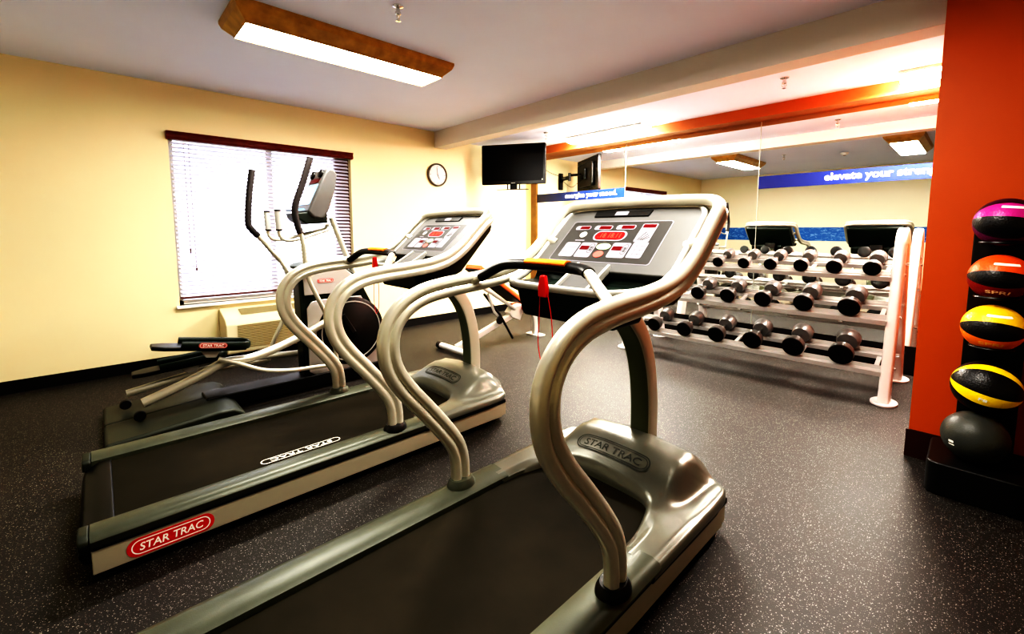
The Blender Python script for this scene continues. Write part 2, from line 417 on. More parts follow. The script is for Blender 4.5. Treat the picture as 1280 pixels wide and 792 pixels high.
# ------------------------------------------------------------------ ceiling fittings
def wood_light(x, y, lab, en):
    t = thing('ceiling_light', lab, 'light', (x, y, H), group='oak framed lights on the main ceiling')
    L, W, l, w, d = .80, .235, .735, .165, .115
    bm = bmesh.new()
    steps = [(0,1,.0),(.02,1,-.018),(.35,.8,-.05),(.8,.25,-.085),(1.,.0,-.10),(1.,-.12,-d)]
    rings = []
    for _, f, z in steps:
        a, b = w+(W-w)*f, l+(L-l)*f
        rings.append([bm.verts.new(p) for p in ((-a,-b,z),(a,-b,z),(a,b,z),(-a,b,z))])
    for p, q in zip(rings, rings[1:]):
        for i in range(4): bm.faces.new((p[i], q[i], q[(i+1)%4], p[(i+1)%4]))
    bmesh.ops.recalc_face_normals(bm, faces=bm.faces)
    obj('wood_frame', bm, M['goldwood'], t)
    a, b = w-.012, l-.012
    obj('diffuser', B(-a, a, -b, b, -d+.004, -d+.012), M['lens'], t)
    la = bpy.data.lights.new('lamp', 'AREA'); la.shape = 'RECTANGLE'; la.size = 2*a; la.size_y = 2*b; la.energy = en; la.color = (1,.95,.86)
    lo = bpy.data.objects.new('lamp_glow', la); C.objects.link(lo); lo.parent = t; lo.location = (0,0,-d-.01)
    return t
wood_light(-3.385, 1.49, 'oak framed fluorescent ceiling light above the window side of the room', 40)
wood_light(-.86, 1.49, 'oak framed fluorescent ceiling light seen in the mirror, nearer the orange wall', 42)
def strip_light(x, y, w, lab):
    t = thing('strip_light', lab, 'light', (x, y, HR), group='bright strip lights in the recess by the mirror')
    obj('housing', B(-w/2, w/2, -.13, .13, -.03, 0), M['white'], t, bevel=.004)
    obj('diffuser', prism(bmesh.new(), [(-.12,-.03),(.12,-.03),(.11,-.06),(.05,-.078),(-.05,-.078),(-.11,-.06)], -w/2+.01, w/2-.01, 'x'), M['lens2'], t, smooth=True)
    la = bpy.data.lights.new('lamp', 'AREA'); la.shape = 'RECTANGLE'; la.size = w; la.size_y = .22; la.energy = 75 if w > 1 else 65; la.color = (1,.95,.86)
    lo = bpy.data.objects.new('lamp_glow', la); C.objects.link(lo); lo.parent = t; lo.location = (0,0,-.085)
strip_light(-3.53, 5.04, 1.2, 'bright white strip light in the ceiling recess nearer the television')
strip_light(-.387, 5.04, 0.34, 'bright white strip light in the ceiling recess beside the orange wall')
def sprinkler(x, y, z, lab):
    t = thing('ceiling_sprinkler', lab, 'sprinkler', (x, y, z), group='chrome sprinkler heads')
    bm = lathe(bmesh.new(), [(.034,0),(.034,-.006),(.02,-.012),(.012,-.014),(.012,-.035),(.018,-.037),(.018,-.05),(.009,-.054)], 16)
    obj('escutcheon', bm, M['chrome'], t, smooth=True)
    bm = bmesh.new()
    tube(bm, [(.014,0,-.045),(.018,0,-.065),(.003,0,-.088)], .0025, 6); tube(bm, [(-.014,0,-.045),(-.018,0,-.065),(-.003,0,-.088)], .0025, 6)
    tube(bm, [(0,0,-.05),(0,0,-.088)], .003, 6)
    obj('yoke', bm, M['chrome'], t)
    obj('deflector', lathe(bmesh.new(), [(.017,-.088),(.017,-.091),(.004,-.093)], 14), M['chrome'], t)
sprinkler(-2.61, 1.47, H, 'chrome sprinkler head on the main ceiling beside the oak framed light')
sprinkler(-1.25, 4.40, HR, 'chrome sprinkler head in front of the orange soffit, above the middle mirror panel')
sprinkler(-4.10, 4.48, HR, 'chrome sprinkler head on the recess ceiling just above the television')
sd = thing('smoke_detector', 'small white round ceiling detector seen in the mirror', 'detector', (-1.78, .95, H))
obj('housing', lathe(bmesh.new(), [(.06,0),(.06,-.02),(.045,-.04),(.02,-.045)], 24), M['white'], sd, smooth=True)
obj('sensor_cap', lathe(bmesh.new(), [(.02,-.045),(.018,-.055),(.008,-.058)], 16), M['key'], sd, smooth=True)

# ------------------------------------------------------------------ clock, television
ck = thing('wall_clock', 'round white wall clock with pale metal rim on the cream wall', 'clock', (XW, 3.63, 2.145))
CM = frame_mat((0,0,0), (0,1,0), (0,0,1))   # local xy -> world yz, z -> +x
obj('rim', lathe(bmesh.new(), [(.165,0),(.165,.025),(.155,.036),(.142,.030),(.140,.02)], 40, CM), M['clockrim'], ck, smooth=True)
obj('dial', lathe(bmesh.new(), [(.142,.018),(.142,.021)], 40, CM), M['clockface'], ck)
bm = bmesh.new()
for i in range(12):
    m_ = CM @ RZ(i*30); L = .022 if i%3==0 else .013
    box(bm, -.003, .003, .132-L, .132, .021, .022, mat=m_)
obj('hour_marks', bm, M['keydark'], ck)
obj('hour_hand', B(-.004,.004,-.015,.07,.023,.024, mat=CM @ RZ(-155)), M['black'], ck)
obj('minute_hand', B(-.003,.003,-.02,.105,.025,.026, mat=CM @ RZ(8)), M['black'], ck)

nz = math.radians(-58.6)
tv = thing('television', 'wide black flat television on a swivel arm above the corner', 'television', (-4.79, 4.53, 2.315), math.degrees(nz)+90)
# local: -y is the viewing side
W2, H2 = .485, .29
obj('cabinet', prism(bmesh.new(), rrect(-W2, W2, -H2, H2, .02), -.02, .035, 'y'), M['tvblack'], tv, bevel=.006)
obj('screen', B(-W2+.035, W2-.035, -.0225, -.02, -H2+.05, H2-.035), M['screen'], tv)
obj('rear_housing', prism(bmesh.new(), rrect(-.32, .32, -.2, .2, .04), .035, .08, 'y'), M['black'], tv, bevel=.01)
obj('maker_badge', B(-.03,.03,-.0245,-.0205,-H2+.014,-H2+.024), M['silver2'], tv)
obj('indicator', B(W2-.055,W2-.04,-.0245,-.0205,-H2+.055,-H2+.07), M['whiteprint'], tv)
bm = bmesh.new(); box(bm, -.05,.05,-.01,.03,-H2-.07,-H2+.01); box(bm,-.1,-.085,-.005,.02,-H2-.07,-H2); box(bm,.085,.1,-.005,.02,-H2-.07,-H2)
obj('stand_neck', bm, M['black'], tv, bevel=.003)
obj('stand_plate', B(-.26,.22,-.04,.05,-H2-.078,-H2-.07), M['black'], tv)
# swivel arm (its own thing, fixed to the wall)
arm = thing('swivel_bracket', 'black swivel arm holding the television to the cream wall', 'bracket', (XW, 4.53, 2.24))
obj('wall_plate', B(0,.03,-.05,.05,-.14,.16), M['black'], arm, bevel=.004)
bm = bmesh.new(); box(bm, -.0, .32, -.018, .018, -.03, .03, mat=TR(.03,0,.05) @ RZ(24)); lathe(bm, [(.025,-.06),(.025,.06)], 14, TR(.04,0,.05)); lathe(bm, [(.025,-.06),(.025,.08)], 14, TR(.33,.13,.05))
obj('lower_arm', bm, M['black'], arm)
bm = bmesh.new(); box(bm, 0,.27,-.015,.015,-.02,.02, mat=TR(.33,.13,.09) @ RZ(-20)); box(bm,-.01,.02,-.09,.09,-.09,.09, mat=TR(.595,.075,.09) @ RZ(-58.6+180))
obj('upper_arm', bm, M['black'], arm)
bm = TB([(.03,-.02,.13),(.15,.12,.02),(.35,.1,-.12),(.5,.1,-.05),(.6,.08,.0)], .004, 6, 6)
obj('cable', bm, M['black'], arm)
cb = TB([(XW+.006,4.56,2.35),(XW+.006,4.85,2.40),(XW+.006,5.15,2.52),(XW+.006,5.19,2.60)], .004, 6, 6)
tag(obj('television_cable', cb, M['keydark']), 'thin cable running up the cream wall behind the television', 'cable')

# ------------------------------------------------------------------ treadmill
def smooth01(t):
    t = max(0, min(1, t)); return t*t*(3-2*t)
def hood_z(x, y):
    ax = abs(x)
    W = 1-smooth01((ax-.27)/.10)
    D = smooth01((y-1.57)/.30)
    F = 1-smooth01((y-1.95)/.12)*.8
    z = .212+.098*W*D*F
    z += .02*smooth01((y-1.5)/.2)*(1-smooth01((ax-.05)/.25))*F*W
    z -= .012*smooth01((ax-.30)/.05)*(1-smooth01((ax-.40)/.04))*smooth01((y-1.60)/.15)*F
    z += .002-.005*(1-smooth01((y-1.33)/.2))-.012*smooth01((ax-.42)/.035)
    z -= .016*(1-smooth01((ax-.322)/.03))*(1-smooth01((y-1.34)/.2)) if ax > .28 else 0
    return z
def make_treadmill(X, Y, label, belt_logo):
    t = thing('treadmill', label, 'treadmill', (X, Y, 0), group='treadmills facing the mirror')
    # base
    obj('deck_base', B(-.40,.40,-.10,1.98,.045,.172), M['black'], t, bevel=.01)
    bm = B(-.318,.318,-.085,1.66,.160,.180)
    obj('running_belt', bm, M['belt'], t, bevel=.006)
    if belt_logo:
        bm = bmesh.new(); ring_outline(bm, .40, .052, .005, z1=0)
        xf(bm, TR(.245, .665, .1813) @ RZ(-90))
        tb = text_bm('STAR TRAC', .31, .026, bold=.008); xf(tb, TR(.245,.665,.1803) @ RZ(-90))
        obj('belt_logo', merge(bm, tb), M['whiteprint'], t)
    obj('rear_roller_cover', prism(bmesh.new(), [(-.18,.05),(-.195,.09),(-.18,.15),(-.13,.185),(-.08,.185),(-.08,.05)], -.36, .36, 'x'), M['black'], t, bevel=.008)
    for s in (-1, 1):
        pf = [(s*.322,.150),(s*.322,.196),(s*.345,.207),(s*.42,.213),(s*.448,.204),(s*.458,.188),(s*.452,.172),(s*.44,.150)]
        r = prism(bmesh.new(), pf, -.155, 1.34, 'y'); r_ = obj('side_rail', r, M['railgrey'], t, smooth=True, angle=50)
        obj('end_cap', prism(bmesh.new(), [(p[0]*.995, p[1]-.001) for p in pf], -.19, -.155, 'y'), M['trackgrey'], r_, bevel=.008)
        e = obj('side_band', B(min(s*.40,s*.436),max(s*.40,s*.436),-.155,1.93,.045,.142), M['band'], t, bevel=.004)
        obj('trim_strip', B(min(s*.40,s*.443),max(s*.40,s*.443),-.155,1.96,.142,.172), M['black'], e, bevel=.006)
        obj('edge_highlight', B(min(s*.43,s*.4385),max(s*.43,s*.4385),-.155,1.93,.139,.1425), M['silver2'], e)
        if s > 0:
            fm = frame_mat((.4362,.088,.092), (0,1,0), (0,0,1))
            p = prism(bmesh.new(), rrect(-.145,.145,-.038,.038,.037), 0, .0012, 'z', mat=fm)
            pl = obj('brand_badge', p, M['redprint'], t)
            q = ring_outline(bmesh.new(), .262, .060, .0045, z1=.0016)
            tt = text_bm('STAR TRAC', .212, .032, bold=.018, shear=.15); xf(tt, TR(0,0,.0008))
            obj('badge_lettering', xf(merge(q, tt), fm), M['whiteprint'], pl)
    # hood
    inner = [(-.312,1.30),(-.312,1.36),(-.306,1.42),(-.285,1.50),(-.262,1.57),(-.24,1.61),(-.20,1.632),(-.12,1.64),(0,1.642),(.12,1.64),(.20,1.632),(.24,1.61),(.262,1.57),(.285,1.50),(.306,1.42),(.312,1.36),(.312,1.30)]
    outer = [(-.455,1.30),(-.456,1.42),(-.457,1.55),(-.457,1.70),(-.456,1.84),(-.445,1.93),(-.39,2.0),(-.2,2.045),(0,2.055),(.2,2.045),(.39,2.0),(.445,1.93),(.456,1.84),(.457,1.70),(.457,1.55),(.456,1.42),(.455,1.30)]
    I = [p.xy for p in spline([(x,y,0) for x,y in inner], 4)]; O = [p.xy for p in spline([(x,y,0) for x,y in outer], 4)]
    bm = bmesh.new(); rows = []; K = 22
    rows.append([bm.verts.new((p.x,p.y,.150)) for p in I])
    rows.append([bm.verts.new((p.x,p.y,.197)) for p in I])
    for k in range(1, K+1):
        f = k/K; row = []
        for a, b in zip(I, O):
            q = a.lerp(b, f*.965); row.append(bm.verts.new((q.x, q.y, hood_z(q.x, q.y) - (.006*(1-f*4) if f < .25 else 0))))
        rows.append(row)
    for f, dz in ((.985,-.006),(1.0,-.017),(1.0,-.028),(.99,-.034)):
        rows.append([bm.verts.new((a.lerp(b,f).x, a.lerp(b,f).y, hood_z(*a.lerp(b,.965))+dz)) for a, b in zip(I, O)])
    for a, b in zip(rows, rows[1:]):
        for i in range(len(a)-1): bm.faces.new((a[i], a[i+1], b[i+1], b[i]))
    bmesh.ops.recalc_face_normals(bm, faces=bm.faces)
    hood = obj('motor_hood', bm, M['hood'], t, smooth=True, angle=70)
    bmx = prism(bmesh.new(), [(x*.985, 1.3+(y-1.3)*.985) for x, y in outer], .140, .171, 'z'); obj('front_skirt', bmx, M['black'], t, bevel=.01)
    bb = prism(bmesh.new(), [(-.436,1.9),(-.43,1.97),(-.36,2.02),(0,2.045),(.36,2.02),(.43,1.97),(.436,1.9)], .05, .140, 'z'); obj('front_band', bb, M['band'], t, bevel=.004)
    # embossed badge on the hood
    bm = ring_outline(bmesh.new(), .40, .082, .006); q = ring_outline(bmesh.new(), .375, .060, .003); tt = text_bm('STAR TRAC', .31, .034, bold=.0, depth=.0012)
    bm = merge(bm, q, tt); bmesh.ops.subdivide_edges(bm, edges=[e for e in bm.edges if e.calc_length() > .03], cuts=6)
    for v_ in bm.verts:
        x, y = v_.co.x-.02, 1.742+v_.co.y; v_.co = Vector((x, y, hood_z(x, y)+.0016+v_.co.z*.5))
    obj('embossed_logo', bm, M['emboss'], hood)
    # feet
    for s in (-1,1):
        for y in (.05, 1.85): obj('foot', lathe(bmesh.new(), [(.025,0),(.025,.02),(.012,.022),(.012,.05)], 14, TR(s*.33,y,0)), M['rubber'], t)
    # handrail loop, double-lobed extrusion
    side = [(1.125,.195),(1.125,.30),(1.105,.39),(1.045,.485),(.955,.60),(.865,.71),(.81,.80),(.790,.89),(.805,.975),(.86,1.045),(.95,1.09),(1.08,1.112),(1.24,1.125),(1.40,1.145),(1.52,1.18),(1.62,1.24),(1.70,1.31),(1.78,1.385)]
    R = [Vector((.41, y, z)) for y, z in side]
    top = [Vector(p) for p in ((.405,1.835,1.43),(.375,1.865,1.452),(.31,1.878,1.462),(.15,1.885,1.466),(0,1.887,1.467))]
    path = R+top; path += [Vector((-p.x,p.y,p.z)) for p in path[-2::-1]]
    path = spline(path, 4)
    # figure of eight profile: a = in-plane (long), b = along X (short)
    prof = []
    for i in range(36):
        th = 2*PI*i/36; a_ = .044*math.cos(th); w = .0275*abs(math.sin(th))**.6
        neck = 1-.52*math.exp(-(a_/.009)**2)
        prof.append((a_, math.copysign(w*neck, math.sin(th))))
    bm = bmesh.new(); sweep(bm, path, prof, (1,0,0))
    obj('handrail_frame', bm, M['silver'], t, smooth=True, angle=60)
    for s in (-1,1):
        obj('rail_boot', lathe(bmesh.new(), [(.062,0),(.060,.012),(.050,.03),(.047,.034)], 28, TR(s*.405,1.125,.208) @ Matrix.Diagonal((.86,1.12,1,1))), M['black'] if s > 0 else M['railgrey'], t, smooth=True)
    # centre post
    pp = spline([(0,2.0,.20),(0,2.0,.42),(0,1.985,.58),(0,1.95,.72),(0,1.89,.84),(0,1.80,.94),(0,1.72,1.0)], 6)
    bm = bmesh.new(); sweep(bm, pp, rrect(-.05,.05,-.055,.055,.018,4), (1,0,0))
    for f in bm.faces:
        if f.normal.length == 0: f.normal_update()
    bm.normal_update()
    for f in bm.faces:
        if f.calc_center_median().x > .048: f.material_index = 1
    obj('centre_post', bm, [M['post'], M['silver']], t, smooth=True)
    obj('neck_block', B(-.09,.09,1.60,1.78,.93,1.12), M['black'], t, bevel=.015)
    for s in (-1,1): obj('console_bracket', TB([(s*.33-.02*(s<0),1.705,1.285),(s*.41,1.69,1.305)], .024, 12), M['silver'], t, smooth=True)
    # console
    cp = [(1.395,1.085),(1.385,1.105),(1.40,1.115),(1.56,1.115),(1.585,1.165),(1.875,1.428),(1.90,1.425),(1.935,1.38),(1.92,1.34),(1.67,1.08),(1.62,1.06),(1.45,1.06)]
    con = obj('console', prism(bmesh.new(), cp, -.375, .335, 'x'), M['blackgreen'], t, bevel=.022, seg=3)
    obj('storage_bin', prism(bmesh.new(), [(1.405,1.09),(1.45,.95),(1.66,.955),(1.70,1.06),(1.66,1.10)], -.345, .17, 'x'), M['blackgreen'], con, bevel=.02)
    P0 = Vector((0,1.58,1.19)); V = Vector((0,.30,.26)).normalized(); U = Vector((1,0,0)); N = U.cross(V)
    FM = frame_mat(P0, U, V)
    face = rrect(-.385,.345,-.03,.415,.085,8)[:18]+[(-.385,.0),(-.36,-.03),(.32,-.03),(.345,.0)]
    obj('console_face', prism(bmesh.new(), face, -.045, .006, 'z', mat=FM), M['facegrey'], con, bevel=.008)
    # raised rim: up one side of the face, across the top, down the other and round the front of the tray
    rim = [FM @ Vector((x,y,0)) for x,y in rrect(-.385,.345,-.03,.415,.095,8)[:18]]
    rim = [FM @ Vector((.345,.02,0))]+[FM @ Vector((.345,.16,0))]+rim+[FM @ Vector((-.385,.16,0))]
    rim += [Vector(p) for p in spline([(-.387,1.58,1.19),(-.388,1.52,1.145),(-.380,1.44,1.118),(-.34,1.392,1.108),(-.1,1.380,1.105),(.1,1.382,1.106),(.20,1.398,1.110),(.28,1.44,1.122),(.33,1.51,1.150),(.345,1.58,1.19)],4)]
    rim.append(rim[0])
    obj('face_rim', sweep(bmesh.new(), rim, ell(.013,.018,12), N, caps=False), M['silver2'], con, smooth=True)
    for x in (-.26,.22):
        obj('cup_recess', lathe(bmesh.new(), [(.062,0),(.058,.004),(.04,.005)], 24, TR(x,1.475,1.113)), M['black'], con)
    m2 = TR(-.02,1.48,1.128) @ RX(30)
    obj('reading_ledge', B(-.075,.075,-.075,.11,0,.012, mat=m2), M['facegrey'], con, bevel=.004)
    for x in (-.088,.075): obj('ledge_side', B(x,x+.013,-.085,.115,-.005,.026,mat=m2), M['silver2'], con, bevel=.003)
    def pl(name, poly, z0, z1, mat, parent=con, bevel=0):
        return obj(name, prism(bmesh.new(), poly, z0, z1, 'z', mat=FM), mat, parent, bevel=bevel)
    ov = rrect(-.303,.226,.026,.297,.012)
    pl('display_panel', rrect(-.307,.230,.022,.301,.014), .005, .0072, M['key'])
    pl('display_panel_face', ov, .006, .0078, M['overlay'])
    pl('fan_vent', [(-.206,.334),(.092,.334),(.098,.374),(-.212,.374)], .005, .012, M['black'])
    pl('vent_centre', rrect(-.09,-.02,.338,.366,.005), .010, .014, M['key'])
    g = .0078
    for (a, b, c, d) in ((-.272,-.182,.237,.267),(-.158,-.058,.237,.269),(-.036,.064,.240,.272)):
        pl('readout_frame', rrect(a,b,c,d,.012), g, g+.001, M['key'])
        pl('readout_window', rrect(a+.028,b-.006,c+.005,d-.005,.003), g, g+.0018, M['redled'])
    pl('main_display_frame', rrect(-.134,.045,.162,.230,.033), g, g+.001, M['key'])
    pl('main_display', rrect(-.124,.035,.169,.223,.026), g, g+.0018, M['redglow'])
    # lit digits: six segment-like marks
    tt = text_bm('5KM 8P1', .125, .034, bold=.0, depth=.001) if False else text_bm('.18 18.11', .118, .032, bold=.0, depth=.001)
    obj('lit_digits', xf(tt, FM @ TR(-.045,.197,g+.002)), M['redlit'], con)
    pl('profile_frame', rrect(.094,.168,.158,.280,.008), g, g+.001, M['key'])
    pl('profile_window', rrect(.100,.162,.252,.274,.003), g, g+.0018, M['redled'])
    bm = bmesh.new()
    for k in range(4): box(bm, -.002,.002,0,.06-.008*k,g+.001,g+.002, mat=FM @ TR(.108+.008*k,.170,0) @ RZ(-25-10*k))
    obj('profile_lines', bm, M['keydark'], con)
    pl('round_key', [(-.199+.020*math.cos(2*PI*i/24), .203+.020*math.sin(2*PI*i/24)) for i in range(24)], g, g+.0015, M['silver2'])
    pl('key_caption', rrect(-.225,-.170,.159,.165,.002), g, g+.001, M['key'])
    pl('key_pad_frame', rrect(-.264,-.178,.048,.147,.010), g, g+.001, M['key'])
    pl('key_pad_frame', rrect(-.170,-.082,.048,.147,.010), g, g+.001, M['key'])
    pl('speed_window', rrect(-.163,-.115,.098,.124,.003), g, g+.0018, M['redled'])
    pl('key_pad_frame', rrect(.006,.096,.054,.150,.010), g, g+.001, M['key'])
    pl('incline_window', rrect(.013,.062,.100,.126,.003), g, g+.0018, M['redled'])
    for x in (-.100, .078):
        bm = ring_outline(bmesh.new(), .064, .026, .003, z1=g+.0022); xf(bm, FM @ TR(x,.108,0) @ RZ(90))
        q = bmesh.new(); box(q,-.006,.006,.010,.022,g+.001,g+.002,mat=FM @ TR(x,.098,0)); box(q,-.006,.006,-.006,.006,g+.001,g+.002,mat=FM @ TR(x,.098,0))
        obj('arrow_keys', merge(bm,q), M['keydark'], con)
    pl('number_pad', rrect(.104,.175,.058,.157,.008), g, g+.001, M['key'])
    bm = bmesh.new()
    for k in range(1,4): box(bm,.108,.171,.058+.025*k-.0007,.058+.025*k+.0007,g+.001,g+.0015,mat=FM)
    for k in range(1,3): box(bm,.104+.0236*k-.0007,.104+.0236*k+.0007,.063,.152,g+.001,g+.0015,mat=FM)
    for k in range(1,3): box(bm,-.260,-.182,.048+.033*k-.0007,.048+.033*k+.0007,g+.001,g+.0015,mat=FM)
    obj('key_lines', bm, M['keydark'], con)
    pl('start_key', [(-.038+.038*math.cos(2*PI*i/24), .122+.021*math.sin(2*PI*i/24)) for i in range(24)], g, g+.0018, M['green'])
    pl('stop_key', [(-.040+.026*math.cos(2*PI*i/24), .072+.021*math.sin(2*PI*i/24)) for i in range(24)], g, g+.0018, M['redkey'])
    # front heart-rate bar
    hb = [(-.41,1.20,1.125),(-.36,1.225,1.150),(-.28,1.255,1.195),(-.19,1.262,1.21),(0,1.265,1.213),(.14,1.26,1.21),(.20,1.24,1.20),(.28,1.18,1.17),(.36,1.12,1.14),(.41,1.09,1.12)]
    sp = spline(hb, 5); nn = len(sp)
    obj('front_grip', sweep(bmesh.new(), sp[4:31], ell(.026,.021), (0,0,1)), M['black'], t, smooth=True)
    for a_, b_ in ((0,5),(30,nn)):
        obj('grip_arm', sweep(bmesh.new(), sp[a_:b_], ell(.021,.017), (0,0,1)), M['silver'], t, smooth=True)
    obj('heart_rate_plate', sweep(bmesh.new(), [(p.x,p.y-.004,p.z+.012) for p in sp[17:24]], ell(.023,.014), (0,0,1)), M['sensor'], t, smooth=True)
    # safety clip with cord
    bm = prism(bmesh.new(), [(-.012,0),(.012,0),(.022,-.05),(.020,-.085),(-.020,-.085),(-.022,-.05)], 1.215, 1.237, 'y', mat=TR(.0,0,1.180))
    cl = obj('safety_clip', bm, M['redclip'], t, bevel=.006)
    obj('clip_cord', TB([(-.018,1.226,1.11),(-.022,1.226,1.0),(-.024,1.225,.90),(.01,1.22,.815),(.05,1.22,.87),(.045,1.225,1.0),(.022,1.226,1.11)], .0018, 6, 6), M['redclip'], cl)
    return t
make_treadmill(-1.13, 0, 'nearest treadmill with double silver handrails and a lit red display', False)
make_treadmill(-2.655, .06, 'farther treadmill, between the near treadmill and the elliptical trainer', True)

# ------------------------------------------------------------------ elliptical trainer
el = thing('elliptical_trainer', 'silver and black elliptical trainer in front of the window', 'elliptical trainer', (-3.9, 0, 0))
def spt(p): return Vector(p)
# rear base with rounded front
bm = bmesh.new()
pf = [(-.05,.0),(-.05,.075),(.10,.085),(.35,.105),(.52,.12),(.62,.115),(.68,.08),(.70,.0)]
prism(bm, pf, .03, .42, 'x'); obj('roller_track', bm, M['trackgrey'], el, bevel=.022, seg=3)
bm = prism(bmesh.new(), [(p[0], p[1]*.9) for p in pf], -.40, .02, 'x'); obj('roller_track', bm, M['trackgrey'], el, bevel=.022, seg=3)
obj('base_beam', B(-.08,.12,.5,1.95,.03,.13), M['black'], el, bevel=.01)
obj('front_stabilizer', TB([(-.33,1.95,.04),(.33,1.95,.04)], .035, 14), M['silver'], el, smooth=True)
core = [(1.20,.10),(1.18,.95),(1.22,1.03),(1.36,1.07),(1.56,1.04),(1.68,.95),(2.0,.30),(2.0,.10)]
sh = obj('drive_shroud', prism(bmesh.new(), core, -.085, .085, 'x'), M['blackgreen'], el, bevel=.015)
for s in (-1,1):
    x0, x1 = (.085,.10) if s > 0 else (-.10,-.085)
    obj('upper_panel', prism(bmesh.new(), [(1.215,.81),(1.21,.99),(1.26,1.03),(1.56,1.02),(1.65,.94),(1.70,.84),(1.68,.81)], x0, x1, 'x'), M['shroud'], sh, bevel=.006)
    obj('lower_panel', prism(bmesh.new(), [(1.23,.16),(1.23,.70),(1.27,.755),(1.36,.765),(1.70,.765),(1.93,.30),(1.93,.16),(1.85,.12),(1.28,.12)], x0, x1, 'x'), M['shroud'], sh, bevel=.006)
    cm = frame_mat((s*.10,1.60,.46), (0,1,0), (0,0,1)) if s > 0 else frame_mat((s*.10,1.60,.46), (0,-1,0), (0,0,1))
    dk = obj('crank_disc', lathe(bmesh.new(), [(.30,-.005),(.30,.006),(.285,.014),(.10,.014),(.05,.03),(.02,.03)], 48, cm), M['black'], sh, smooth=True)
    obj('disc_ring', lathe(bmesh.new(), [(.268,.0),(.268,.0155),(.262,.017),(.257,.0155),(.257,.0)], 48, cm), M['silver2'], dk, smooth=True)
    # crank arm
    a_ = 120 if s > 0 else -60
    obj('crank_arm', B(-.02,.18,-.02,.02,.03,.045, mat=cm @ RZ(a_)), M['black'], dk, bevel=.005)
bm = prism(bmesh.new(), rrect(-.068,.068,-.017,.017,.0165), 0, .0015, 'z', mat=frame_mat((.1006,1.39,.925),(0,1,0),(0,0,1)))
bdg = obj('brand_badge', bm, M['redprint'], sh)
fm = frame_mat((.1016,1.39,.925),(0,1,0),(0,0,1)); tt = text_bm('STAR TRAC', .10, .016, bold=.015, shear=.1); q = ring_outline(bmesh.new(), .124, .027, .002, z1=.001)
obj('badge_lettering', xf(merge(q,tt), fm), M['whiteprint'], bdg)
bm = bmesh.new(); bmesh.ops.create_uvsphere(bm, u_segments=20, v_segments=10, radius=1, matrix=TR(0,1.34,1.055) @ Matrix.Diagonal((.115,.20,.05,1)))
obj('top_cap', bm, M['capgrey'], el, smooth=True)
obj('pivot_shaft', TB([(-.24,1.24,1.0),(.24,1.24,1.0)], .02, 12), M['silver'], el, smooth=True)
obj('mast', TB([(0,1.70,.92),(0,1.60,1.18),(0,1.50,1.46)], .024, 14, 4), M['silver'], el, smooth=True)
# console
cp = [(1.255,1.50),(1.41,1.83),(1.44,1.865),(1.48,1.86),(1.51,1.82),(1.49,1.70),(1.43,1.52),(1.38,1.44),(1.30,1.45)]
ec = obj('console', prism(bmesh.new(), cp, -.17, .15, 'x'), M['facegrey'], el, bevel=.02, seg=3)
EM = frame_mat((-.01,1.335,1.668), (1,0,0), (0,.155,.33))
obj('console_screen', prism(bmesh.new(), rrect(-.125,.125,-.12,.07,.012), 0, .004, 'z', mat=EM), M['bluepanel'], ec)
obj('readout_window', prism(bmesh.new(), rrect(-.10,.10,.085,.125,.008), 0, .004, 'z', mat=EM), M['redled'], ec)
obj('console_fan', lathe(bmesh.new(), [(.035,0),(.035,.02),(.02,.022)], 18, EM @ TR(.09,.165,0)), M['black'], ec, smooth=True)
obj('console_fan', lathe(bmesh.new(), [(.035,0),(.035,.02),(.02,.022)], 18, EM @ TR(-.09,.165,0)), M['black'], ec, smooth=True)
obj('tray', prism(bmesh.new(), [(1.17,1.49),(1.19,1.44),(1.25,1.40),(1.42,1.41),(1.42,1.50),(1.27,1.50)], -.15, .13, 'x'), M['blackgreen'], ec, bevel=.012)
obj('tray_pad', prism(bmesh.new(), [(1.165,1.52),(1.175,1.505),(1.25,1.515),(1.24,1.53)], -.12, .11, 'x'), M['bluepanel'], ec)
# fixed heart-rate handles
for s in (-1,1):
    p = [(s*.02,1.47,1.40),(s*.06,1.45,1.36),(s*.12,1.30,1.315),(s*.15,1.16,1.275),(s*.15,1.07,1.275),(s*.15,1.035,1.32),(s*.15,1.035,1.36)]
    hh = obj('fixed_handle', TB(p, .013, 12, 5), M['silver'], el, smooth=True)
    obj('pulse_grip', TB([(s*.15,1.035,1.355),(s*.15,1.03,1.50)], .021, 16), M['silver2'], hh, smooth=True)
    bm = bmesh.new(); tube(bm, [(s*.15,1.035,1.345),(s*.15,1.035,1.358)], .023, 16); tube(bm, [(s*.15,1.03,1.498),(s*.15,1.03,1.508)], .023, 16)
    obj('grip_collar', bm, M['black'], hh, smooth=True)
# moving arms
ra = [(.23,1.265,1.92),(.23,1.20,1.72),(.23,1.135,1.53),(.23,1.145,1.40),(.23,1.18,1.27),(.22,1.195,1.10),(.22,1.22,.95),(.22,1.28,.80),(.22,1.36,.60),(.22,1.40,.38),(.22,1.42,.20)]
sp = spline(ra, 5)
o = obj('moving_arm', TB(sp[18:], .018, 12), M['silver'], el, smooth=True)
obj('arm_grip', TB(sp[:19], .024, 14), M['grip'], o, smooth=True)
la_ = [(-.25,.965,1.845),(-.25,.935,1.65),(-.25,.915,1.42),(-.25,.935,1.36),(-.25,1.0,1.28),(-.24,1.10,1.14),(-.23,1.17,1.03),(-.22,1.20,.85),(-.22,1.14,.60),(-.22,1.05,.40),(-.22,1.00,.24)]
sp = spline(la_, 5)
o = obj('moving_arm', TB(sp[19:], .018, 12), M['silver'], el, smooth=True)
obj('arm_grip', TB(sp[:20], .024, 14), M['grip'], o, smooth=True)
obj('pedal_link', TB([(.20,.58,.43),(.20,.70,.37),(.20,.86,.285),(.20,1.05,.24),(.20,1.25,.225),(.22,1.42,.215)], .017, 12, 5), M['silver'], el, smooth=True)
